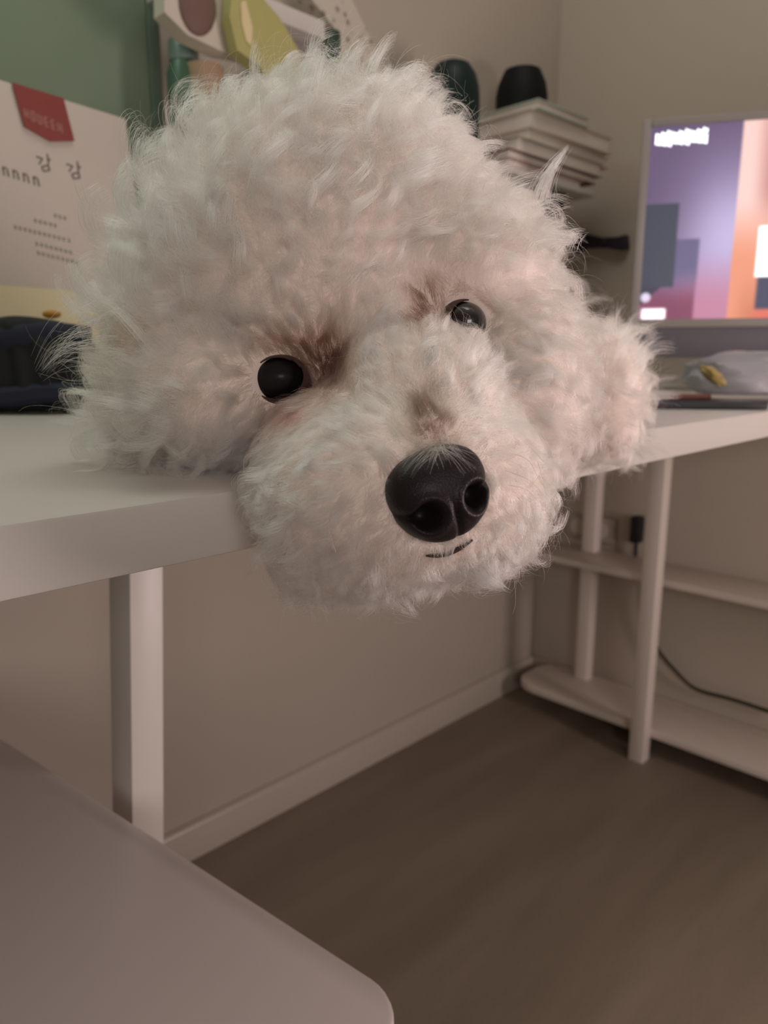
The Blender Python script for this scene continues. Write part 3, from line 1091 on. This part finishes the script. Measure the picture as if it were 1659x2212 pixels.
def make_eye(x, y, rpx, push, ax, lid_h, yaw, pitch, roll, gloss):
    hit, n = surf(x, y)
    d = (hit - CAM) @ FWD
    R = rpx * d / FPX
    c = CAM + ray(x, y) * (d + R * push)
    ex, ey, ez = frame(yaw, pitch, roll)
    ey = ey * (0.84 if gloss < 0.5 else 0.94)
    bm = bmesh.new()
    bmesh.ops.create_uvsphere(bm, u_segments=48, v_segments=32, radius=1)
    vals = []
    for v in bm.verts:
        p = v.co.copy()
        k = 1 + 0.07 * math.exp(-(p.x ** 2 + p.y ** 2) / 0.30) * (p.z > 0)
        v.co = Vector(c + (ex * p.x * ax + ey * p.y + ez * p.z * k) * R)
        vals.append(math.hypot(p.x, p.y) if p.z > 0 else 1.0)
    me_ = bpy.data.meshes.new('eye')
    bm.to_mesh(me_)
    bm.free()
    a_ = me_.attributes.new('iris', 'FLOAT', 'POINT')
    a_.data.foreach_set('value', np.array(vals, np.float32))
    for p in me_.polygons:
        p.use_smooth = True
    mm_ = meye.copy()
    bb_e = mm_.node_tree.nodes['Principled BSDF']
    bb_e.inputs['Coat Weight'].default_value = gloss
    bb_e.inputs['Specular IOR Level'].default_value = 0.06 + 0.4 * gloss
    eo = link('eye', me_, mm_, dog)
    eo['label'] = 'shiny dark eye'
    bm = bmesh.new()
    bmesh.ops.create_uvsphere(bm, u_segments=64, v_segments=48, radius=1)
    dead = [v for v in bm.verts if v.co.z < -0.1 or (v.co.x / 0.85) ** 2 + ((v.co.y + 0.02) / (lid_h if v.co.y > 0 else lid_h * 1.04)) ** 2 < 1.0]
    bmesh.ops.delete(bm, geom=dead, context='VERTS')
    bmesh.ops.solidify(bm, geom=bm.faces[:], thickness=0.05)
    for v in bm.verts:
        p = v.co
        v.co = Vector(c + (ex * p.x * ax + ey * p.y + ez * p.z) * R * 1.11)
    lo = bm_to('eyelid', bm, mlid_, dog)
    lo['label'] = 'dark brown eyelid rim'
    EYES.append((x, y, c, ez, R, ax, lid_h))


make_eye(608, 820, 58, 0.10, 1.07, 0.78, -8, -2, 4, 0.05)
make_eye(999, 702, 53, 0.16, 0.98, 0.86, 26, 0, 14, 0.8)

# ---- nose
nd = NOSE_D
nx, ny, nz = frame(17, -6, 23)
nc = CAM + ray(946, 1068) * (nd + 0.0035)
NWX, NHY, NDZ = 0.0162, 0.0148, 0.0125
bm = bmesh.new()
bmesh.ops.create_icosphere(bm, subdivisions=6, radius=1)
for v in bm.verts:
    d = v.co.normalized()
    k = (abs(d.x) ** 2.5 + abs(d.y) ** 2.5 + abs(d.z) ** 2.5) ** (-1 / 2.5)
    x, y, z = d.x * k, d.y * k, d.z * k
    x *= 1.0 + 0.10 * y - 0.10 * max(0, -y) ** 2                    # broad above, narrower below
    if z > -0.2:
        for s in (-1, 1):
            ex, ey_ = (x - s * 0.50) / 0.21, (y + 0.22) / 0.24      # round of the nostril
            g = math.exp(-(ex * ex + ey_ * ey_) ** 1.5)
            tx = s * x - 0.62                                        # slit curling up and outward
            ty = y + 0.16 - 1.1 * tx * tx
            g2 = math.exp(-(ty / 0.10) ** 2) * (1 if tx > 0 else math.exp(-(tx / 0.1) ** 2)) * math.exp(-(max(0, tx - 0.25) / 0.25) ** 2)
            rx_, ry_ = (x - s * 0.50), (y + 0.22)
            rr = math.hypot(rx_ / 0.36, ry_ / 0.40)
            rim = math.exp(-((rr - 1.0) / 0.22) ** 2)
            z -= 0.85 * g + 0.28 * g2 * (1 - g)
            z += 0.07 * rim
        z -= 0.13 * math.exp(-(x / 0.06) ** 2) * (1 / (1 + math.exp((y + 0.25) / 0.08)))
    v.co = Vector(nc + nx * x * NWX + ny * y * NHY + nz * z * NDZ)
mnose = bpy.data.materials.new('nose_leather')
mnose.use_nodes = True
nt = mnose.node_tree
b = nt.nodes['Principled BSDF']
b.inputs['Base Color'].default_value = (*s2l((33, 25, 27)), 1)
b.inputs['Roughness'].default_value = 0.48
b.inputs['Specular IOR Level'].default_value = 0.25
b.inputs['Coat Weight'].default_value = 0.05
b.inputs['Coat Roughness'].default_value = 0.25
tc = nt.nodes.new('ShaderNodeTexCoord')
vo = nt.nodes.new('ShaderNodeTexVoronoi')
vo.inputs['Scale'].default_value = 1500
nt.links.new(tc.outputs['Object'], vo.inputs['Vector'])
bp = nt.nodes.new('ShaderNodeBump')
bp.inputs['Strength'].default_value = 0.35
bp.inputs['Distance'].default_value = 0.0004
nt.links.new(vo.outputs['Distance'], bp.inputs['Height'])
nt.links.new(bp.outputs['Normal'], b.inputs['Normal'])
no = bm_to('nose', bm, mnose, dog)
no['label'] = 'black leathery nose'

# ---- mouth line
mp_ = [surf(x, y)[0] - FWD * 0.0012 for x, y in ((920, 1200), (945, 1200), (970, 1194), (996, 1182), (1020, 1166))]
mo = bm_to('mouth', tube_bm(spline(mp_, 6), [0.0003 + 0.0006 * math.sin(math.pi * i / 24) for i in range(25)], 8), mat('lip_dark', (58, 38, 36), 0.5), dog)
mo['label'] = 'dark lip line under the nose'

# ------------------------------------------------------------------ the coat
# groom map: picture column, row, direction of growth there, length (picture units), lift off the skin, curl
GROOM = np.array([
    # nose bridge and muzzle
    (936, 945, 0.0, -0.9, 45, .25, .02), (870, 905, -.55, -.85, 70, .30, .04), (990, 900, .45, -.9, 70, .30, .04), (930, 850, -.05, -1, 75, .35, .08),
    (860, 970, -.95, .25, 60, .20, .02), (1010, 950, .95, -.15, 55, .20, .02), (800, 1010, -.75, .65, 50, .2, .04), (830, 1090, -.75, .55, 40, .25, .03),
    (1085, 1010, .9, .2, 60, .25, .05), (1085, 1080, .9, .3, 45, .3, .12), (760, 930, -.8, -.4, 65, .30, .10), (700, 1040, -.85, .45, 68, .30, .10),
    (620, 1080, -.8, .55, 72, .40, .14), (640, 1180, -.5, .85, 80, .40, .12), (760, 1160, -.5, .85, 70, .30, .05), (870, 1190, -.25, .95, 50, .30, .04),
    (950, 1205, .0, 1, 40, .30, .04), (1040, 1170, .45, .9, 50, .35, .10), (820, 1250, -.1, 1, 85, .35, .08), (960, 1240, .2, .95, 80, .40, .10),
    (1090, 1200, .6, .8, 80, .45, .12), (1150, 1120, .8, .6, 80, .45, .12), (1150, 1000, .95, .25, 62, .35, .12), (1120, 880, .9, -.25, 66, .35, .16),
    (1040, 800, .5, -.85, 75, .50, .14), (940, 770, .1, -1, 60, .40, .12), (1000, 760, .15, -1, 60, .50, .12), (830, 800, -.4, -.85, 50, .30, .10),
    # round the eyes
    (735, 815, .55, -.75, 45, .25, .03), (700, 740, .25, -.95, 60, .30, .04), (630, 735, -.35, -.9, 60, .30, .06), (560, 745, -.7, -.65, 60, .35, .08),
    (515, 830, -.95, .15, 60, .35, .10), (570, 905, -.5, .85, 45, .30, .05), (650, 905, -.15, .95, 40, .25, .04), (720, 890, -.5, .55, 60, .35, .08),
    (915, 690, -.55, -.8, 45, .25, .04), (930, 620, -.35, -.9, 60, .35, .06), (1000, 615, .25, -.95, 60, .40, .08), (1080, 650, .85, -.45, 60, .35, .08),
    (1085, 730, .95, .25, 60, .35, .10),
    # forehead and skull
    (810, 700, -.05, -1, 55, .35, .14), (800, 600, .0, -1, 80, .48, .26), (620, 620, -.4, -.85, 90, .48, .30), (480, 650, -.75, -.45, 105, .55, .30),
    (900, 480, .25, -.9, 100, .60, .28), (700, 450, -.1, -1, 105, .65, .34), (520, 420, -.55, -.75, 110, .65, .34), (380, 520, -.85, -.4, 110, .65, .32),
    (760, 260, .05, -1, 80, .72, .30), (600, 260, -.35, -.9, 78, .65, .32), (440, 300, -.65, -.75, 76, .60, .32), (900, 260, .35, -.9, 80, .70, .28),
    (1010, 330, .6, -.75, 72, .65, .22), (1120, 450, .85, -.5, 76, .60, .24), (1190, 560, .95, -.25, 76, .60, .26), (1080, 560, .6, -.7, 85, .55, .26),
    (1210, 700, .95, .1, 70, .45, .20), (1220, 850, .85, .45, 70, .40, .18), (1210, 970, .7, .7, 75, .45, .18), (1150, 760, .85, .1, 75, .40, .20),
    # left ear and cheek
    (290, 480, -.9, -.35, 95, .6, .30), (230, 620, -1, -.05, 95, .6, .30), (220, 760, -.95, .35, 105, .6, .28), (240, 880, -.8, .6, 95, .55, .26),
    (330, 960, -.35, .95, 100, .45, .22), (440, 960, -.15, 1, 100, .45, .22), (350, 800, -.7, .55, 105, .50, .28), (430, 830, -.6, .7, 95, .45, .24),
    (520, 980, -.2, .95, 90, .40, .18),
    # shoulder and foreleg
    (1330, 760, .6, -.75, 60, .75, .16), (1380, 880, .95, .0, 60, .75, .16), (1340, 980, .5, .8, 60, .6, .16), (1290, 1000, .1, .95, 60, .5, .14), (1290, 850, .6, -.2, 55, .7, .18),
])


def groom(xy):
    d2 = (xy[:, None, 0] - GROOM[None, :, 0]) ** 2 + (xy[:, None, 1] - GROOM[None, :, 1]) ** 2
    w = 1 / (d2 + 22 ** 2) ** 2
    w /= w.sum(1, keepdims=True)
    return w @ GROOM[:, 2:]


A_, B_, C_ = V[T[:, 0]], V[T[:, 1]], V[T[:, 2]]
area_t = 0.5 * np.linalg.norm(np.cross(B_ - A_, C_ - A_), axis=1)
cen_t = (A_ + B_ + C_) / 3
nrm_t = np.cross(B_ - A_, C_ - A_)
nrm_t /= np.linalg.norm(nrm_t, axis=1, keepdims=True) + 1e-12
px_t = px_of(cen_t)
toward = -(nrm_t * (cen_t - CAM)).sum(1) / np.linalg.norm(cen_t - CAM, axis=1)
dens = np.where(toward > -0.35, 1.0, 0.12)
dens *= np.where(px_t[:, 2] > 0.42, 0.45, 1.0)                     # the body behind the head gets a thinner coat
dens *= np.where((px_t[:, 0] > 480) & (px_t[:, 0] < 1180) & (px_t[:, 1] > 680) & (toward > 0), 1.9, 1.0)   # short dense face hair
resting = (cen_t[:, 2] < ZT + 0.004) & (cen_t[:, 1] > FRONT)
dens[resting] = 0
prob = area_t * dens
prob /= prob.sum()


def scatter(n):
    ti = rng.choice(len(T), n, p=prob)
    u, v = rng.random(n), rng.random(n)
    f = u + v > 1
    u[f], v[f] = 1 - u[f], 1 - v[f]
    w = 1 - u - v
    P_ = A_[ti] * w[:, None] + B_[ti] * u[:, None] + C_[ti] * v[:, None]
    N_ = VN[T[ti, 0]] * w[:, None] + VN[T[ti, 1]] * u[:, None] + VN[T[ti, 2]] * v[:, None]
    N_ /= np.linalg.norm(N_, axis=1, keepdims=True) + 1e-12
    return P_, N_


def unit(a):
    return a / (np.linalg.norm(a, axis=-1, keepdims=True) + 1e-12)


def paths(P_, N_, n_pt, curl_scale=1.0, len_scale=None, jitter=0.15, lift_add=0.0):
    """growth curve of each hair relative to its root"""
    n = len(P_)
    pp = px_of(P_)
    g = groom(pp[:, :2])
    g[:, :2] += rng.normal(0, jitter, (n, 2))
    flow = RGT[None] * g[:, :1] - UPV[None] * g[:, 1:2]
    flow = flow - N_ * (flow * N_).sum(1, keepdims=True)
    fl = np.linalg.norm(flow, axis=1, keepdims=True)
    flow = flow / np.maximum(fl, 0.35)
    L = g[:, 2] * pp[:, 2] / FPX
    if len_scale is not None:
        L = L * len_scale
    lift = np.clip(g[:, 3] + lift_add + rng.normal(0, 0.07, n), 0.08, 1.0)
    t = np.linspace(0, 1, n_pt)[None, :, None]
    l_ = lift[:, None, None]
    body = N_[:, None, :] * (l_ * (t - 0.42 * t * t * (1.15 - l_))) + flow[:, None, :] * ((1 - l_ * 0.75) * t + 0.45 * l_ * t * t)
    Q = body * L[:, None, None]
    # curl: a loose helix round the growth curve
    amp = (g[:, 4] * curl_scale * L * rng.uniform(0.6, 1.4, n))[:, None, None]
    fr = rng.uniform(0.55, 1.15, n)[:, None, None]
    ph = rng.uniform(0, 2 * math.pi, n)[:, None, None]
    ax_ = unit(flow + N_ * 0.5)
    s1_ = unit(np.cross(ax_, N_ + rng.normal(0, .05, (n, 3))))
    s2_ = np.cross(ax_, s1_)
    hel = s1_[:, None] * (np.cos(2 * math.pi * fr * t + ph) - np.cos(ph)) + s2_[:, None] * (np.sin(2 * math.pi * fr * t + ph) - np.sin(ph))
    Q = Q + amp * hel * t ** 0.7
    return Q, L, g, pp


def tint_of(pp):
    """own colour of the hair: creamy white, brown tear stains at the inner eye corners, dusky hair on the nose bridge"""
    x, y = pp[:, 0], pp[:, 1]
    base = np.tile(np.array([[0.70, 0.635, 0.56]]), (len(x), 1))
    base *= rng.uniform(0.94, 1.06, (len(x), 1))

    def g(cx, cy, sx, sy, rot=0):
        a = math.radians(rot)
        u, v = (x - cx) * math.cos(a) + (y - cy) * math.sin(a), -(x - cx) * math.sin(a) + (y - cy) * math.cos(a)
        return np.exp(-(u / sx) ** 2 - (v / sy) ** 2)[:, None]

    def blend(c, d, w):
        return c * (1 - w) + np.array(d)[None] * w
    base = blend(base, (.20, .14, .115), np.clip(g(708, 790, 50, 72, -10) * 1.25, 0, 1))
    base = blend(base, (.34, .24, .20), g(640, 755, 90, 32, 12) * 0.75)
    base = blend(base, (.42, .27, .26), np.clip(g(628, 895, 56, 32, -15) * 1.0, 0, 1))
    base = blend(base, (.30, .22, .19), g(608, 822, 80, 68) * 0.75)
    base = blend(base, (.22, .15, .12), np.clip(g(922, 672, 32, 56, 15) * 1.1, 0, 1))
    base = blend(base, (.36, .26, .22), g(985, 640, 60, 26, 20) * 0.6)
    base = blend(base, (.36, .27, .24), g(1000, 695, 64, 58) * 0.55)
    base = blend(base, (.60, .44, .38), g(740, 690, 60, 40) * 0.55)
    base = blend(base, (.17, .135, .115), np.clip(g(938, 945, 46, 56, -12) * 1.1 + g(915, 885, 46, 50) * 0.65, 0, 0.97))
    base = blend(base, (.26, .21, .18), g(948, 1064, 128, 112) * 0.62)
    base = blend(base, (.40, .27, .22), g(985, 1185, 45, 18, -20) * 0.7)
    base = blend(base, (.50, .38, .32), g(295, 720, 45, 80, 25) * 0.8)
    base = blend(base, (.80, .68, .62), g(880, 1100, 300, 200) * 0.35)
    pale = base.min(1, keepdims=True) > 0.48
    return np.where(pale, base, base ** (1.0 + 0.9 * np.clip((0.58 - base.mean(1, keepdims=True)) / 0.4, 0, 1)))


N_GUIDE, N_CLUMP, N_UNDER, N_FLY = 3200, 165000, 58000, 6500
K = 10
gP, gN = scatter(N_GUIDE)
gQ, gL, gG, gpp = paths(gP, gN, K, 1.55, rng.choice([0.68, 0.85, 1.0, 1.15, 1.48], N_GUIDE) * rng.uniform(0.9, 1.1, N_GUIDE), 0.34)
# roots of the clumped hair follow their nearest guide
cP, cN = scatter(N_CLUMP)
from mathutils.kdtree import KDTree
kd = KDTree(N_GUIDE)
for i, p in enumerate(gP):
    kd.insert(p, i)
kd.balance()
gi = np.array([kd.find(p)[1] for p in cP])
cQ, cL, cG, cpp = paths(cP, cN, K, 0.35, rng.uniform(0.7, 1.1, N_CLUMP), 0.15)
t = np.linspace(0, 1, K)[None, :, None]
own = cP[:, None] + cQ
tight = rng.uniform(0.6, 1.0, N_GUIDE)[gi][:, None, None]
wcl = tight * (t ** 0.75)
off = (cP - gP[gi])[:, None]
guided = gP[gi][:, None] + gQ[gi] * rng.uniform(0.75, 1.08, N_CLUMP)[:, None, None] + off * (1 - wcl) + rng.normal(0, 1, (N_CLUMP, 1, 3)) * 0.0009 * t
same = (np.linalg.norm(cP - gP[gi], axis=1) < 0.011)[:, None, None]
mixg = np.where(same, 0.85, 0.2)
cl = own * (1 - mixg * np.minimum(1, t * 3)) + guided * mixg * np.minimum(1, t * 3)
uP, uN = scatter(N_UNDER)
uQ, uL, uG, upp = paths(uP, uN, K, 0.9, rng.uniform(0.45, 0.8, N_UNDER), 0.35, 0.1)
un = uP[:, None] + uQ
fP, fN = scatter(N_FLY)
fQ, fL, fG, fpp = paths(fP, fN, K, 0.9, rng.uniform(1.0, 1.75, N_FLY), 0.45, 0.12)
fl_ = fP[:, None] + fQ
nbv = BVHTree.FromPolygons([tuple(v.co) for v in no.data.vertices], [tuple(p.vertices) for p in no.data.polygons])


def skin_depth(x, y):
    d_ = (surf(x, y)[0] - CAM) @ FWD
    h_ = nbv.ray_cast(Vector(CAM), Vector(ray(x, y)).normalized())[0]
    return min(d_, (np.array(h_) - CAM) @ FWD) if h_ is not None else d_


# light hairs parting from the whorl above the nose and lying over its top
WH = []
tt = np.linspace(0, 1, K)
for i in range(130):
    an_ = rng.uniform(-35, 215)
    a_ = math.radians(an_)
    Lp = rng.uniform(45, 105) * (0.62 if 50 < an_ < 130 else 1.0)
    sx, sy = 944 + rng.normal(0, 9), 958 + rng.normal(0, 12)
    dx, dy = math.cos(a_) * Lp, math.sin(a_) * Lp * 0.55
    bend = rng.uniform(20, 55) * abs(math.cos(a_))
    hp = []
    for u in tt:
        x, y = sx + dx * u, sy + dy * u + bend * u * u
        hp.append(at(x, y, skin_depth(x, y) - 0.0005 - 0.0022 * math.sin(math.pi * min(1, u * 1.1)) ** 0.8))
    WH.append(hp)
WH = np.array(WH)
# tufts: root, tip (picture units), bend, hairs, spread, distance lift
TF = []
for (x0, y0, x1, y1, bend, nn, spread) in ((1168, 425, 1226, 318, 12, 150, 11), (1030, 1225, 1090, 1272, -10, 260, 22), (1085, 1195, 1195, 1100, 0, 0, 10),
                                           (765, 175, 790, 85, 22, 70, 20), (850, 190, 905, 130, -16, 70, 18), (205, 735, 85, 800, -26, 60, 30), (640, 1290, 712, 1315, 14, 60, 18),
                                           (500, 205, 520, 165, 26, 50, 14), (1215, 520, 1262, 500, 8, 60, 18), (860, 1290, 905, 1332, -8, 70, 18), (700, 130, 690, 92, 8, 50, 22)):
    d0 = (surf(x0, y0)[0] - CAM) @ FWD
    for i in range(nn):
        ox, oy = rng.normal(0, spread, 2)
        q_ = rng.uniform(0.1, 0.4)
        sc_ = rng.uniform(0.6, 1.05)
        hp = []
        for u in tt:
            k_ = 1 - (1 - q_) * u
            x = x0 + ox * k_ + (x1 - x0) * u * sc_ + bend * math.sin(math.pi * u) * (y1 - y0) / (abs(x1 - x0) + abs(y1 - y0))
            y = y0 + oy * k_ + (y1 - y0) * u * sc_ - bend * math.sin(math.pi * u) * (x1 - x0) / (abs(x1 - x0) + abs(y1 - y0))
            hp.append(at(x, y, d0 + 0.002 - 0.012 * min(1, 3 * u) + 0.004 * u))
        TF.append(hp)
TF = np.array(TF)
ALL = np.concatenate([cl, un, fl_])
PX = np.concatenate([cpp, upp, fpp])
RAD = np.concatenate([rng.uniform(.8, 1.2, N_CLUMP) * 6.0e-5, rng.uniform(.8, 1.2, N_UNDER) * 5.0e-5, rng.uniform(.8, 1.2, N_FLY) * 4.0e-5])
TINT = tint_of(PX)
TINT[:N_CLUMP] *= rng.uniform(0.88, 1.08, N_GUIDE)[gi][:, None]
TINT = np.clip(TINT, 0.01, 0.92)
keep = np.ones(len(ALL), bool)
# no hair growing out of or lying across the eyes and nose
for k_, (x, y, c, ez, R_, ax_, lh) in enumerate(EYES):
    for s_ in (0.0, 0.7, 1.4):
        cc = c + ez * R_ * s_ + UPV * (R_ * (0.12 if k_ == 1 else 0.0))
        rel = ALL - cc[None, None]
        lim = R_ * ((0.96 if k_ == 0 else 1.02) if s_ < 0.5 else (0.82 if k_ == 0 else 0.74))
        keep &= (np.linalg.norm(rel, axis=2) > lim).all(1)
rel = ALL - nc[None, None]
lx, ly, lz = rel @ nx / NWX, rel @ ny / NHY, rel @ nz / NDZ
inn = (lx ** 2 + ly ** 2 + np.where(lz > 0, (lz * 0.35) ** 2, lz ** 2) < 0.90)
ontop = (ly > 0.45) & (lz > 0.3)
keep &= ~((inn & ~ontop).any(1))
rootin = (lx[:, 0] ** 2 + ly[:, 0] ** 2 < 0.86) & (np.abs(lz[:, 0]) < 2)
keep &= ~rootin
ALL, RAD, TINT = ALL[keep], RAD[keep], TINT[keep]
ALL = np.concatenate([ALL, WH, TF])
RAD = np.concatenate([RAD, rng.uniform(.8, 1.2, len(WH)) * 5.0e-5, rng.uniform(.8, 1.2, len(TF)) * 5.5e-5])
TINT = np.concatenate([TINT, np.array([[.50, .43, .37]]) * rng.uniform(.5, 1.1, (len(WH), 1)), np.tile([[.95, .91, .87]], (len(TF), 1))])
n_h = len(ALL)
flat = clear_desk(ALL.reshape(-1, 3), 0.0006)
ALL = flat.reshape(n_h, K, 3)


def hair_object(name, P3, rad, tint, m, parent):
    n_, k_ = P3.shape[:2]
    cu = bpy.data.hair_curves.new(name)
    cu.add_curves([k_] * n_)
    cu.position_data.foreach_set('vector', P3.astype(np.float32).ravel())
    ra = cu.attributes.get('radius') or cu.attributes.new('radius', 'FLOAT', 'POINT')
    tp = np.linspace(0, 1, k_)
    ra.data.foreach_set('value', (rad[:, None] * (1 - 0.75 * tp ** 1.6)[None]).astype(np.float32).ravel())
    ta = cu.attributes.new('tint', 'FLOAT_COLOR', 'CURVE')
    ta.data.foreach_set('color', np.concatenate([tint, np.ones((n_, 1))], 1).astype(np.float32).ravel())
    cu.materials.append(m)
    o = bpy.data.objects.new(name, cu)
    COL.objects.link(o)
    o.parent = parent
    return o


mh = bpy.data.materials.new('dog_hair')
mh.use_nodes = True
nt = mh.node_tree
nt.nodes.clear()
out = nt.nodes.new('ShaderNodeOutputMaterial')
an = nt.nodes.new('ShaderNodeAttribute')
an.attribute_name = 'tint'
ph_ = nt.nodes.new('ShaderNodeBsdfHairPrincipled')
ph_.model = 'CHIANG'
ph_.parametrization = 'COLOR'
ph_.inputs['Roughness'].default_value = 0.55
ph_.inputs['Radial Roughness'].default_value = 0.75
ph_.inputs['Coat'].default_value = 0.0
nt.links.new(an.outputs['Color'], ph_.inputs['Color'])
nt.links.new(ph_.outputs[0], out.inputs['Surface'])
fur = hair_object('fur', ALL, RAD, TINT, mh, dog)
fur['kind'] = 'stuff'

# ---- whiskers and a straw caught in the beard
wl = []
for pts in (((1078, 1000), (1110, 985), (1140, 975)), ((1095, 985), (1130, 1000), (1160, 1050), (1178, 1025)), ((1080, 1020), (1130, 1040), (1165, 1075)),
            ((1120, 960), (1160, 1000), (1205, 1010), (1225, 1003)), ((1085, 1050), (1125, 1060), (1150, 1085)), ((730, 1190), (716, 1140), (722, 1100)), ((1148, 1000), (1158, 1035), (1170, 1085)), ((1132, 1055), (1150, 1032), (1160, 1008)), ((1150, 1030), (1160, 1050), (1165, 1062))):
    q3 = []
    for x, y in pts:
        h_ = surf(x, y)[0]
        q3.append(h_ - FWD * 0.010)
    s_ = np.array([tuple(v) for v in spline(q3, 6)])
    ii = np.linspace(0, len(s_) - 1, 14).round().astype(int)
    wl.append(s_[ii])
wt = np.tile(np.array([[.30, .17, .09]]), (len(wl), 1))
wh = hair_object('whiskers', np.array(wl), np.full(len(wl), 9e-5), wt, mh, dog)
wh['label'] = 'thin brown whiskers on the muzzle'
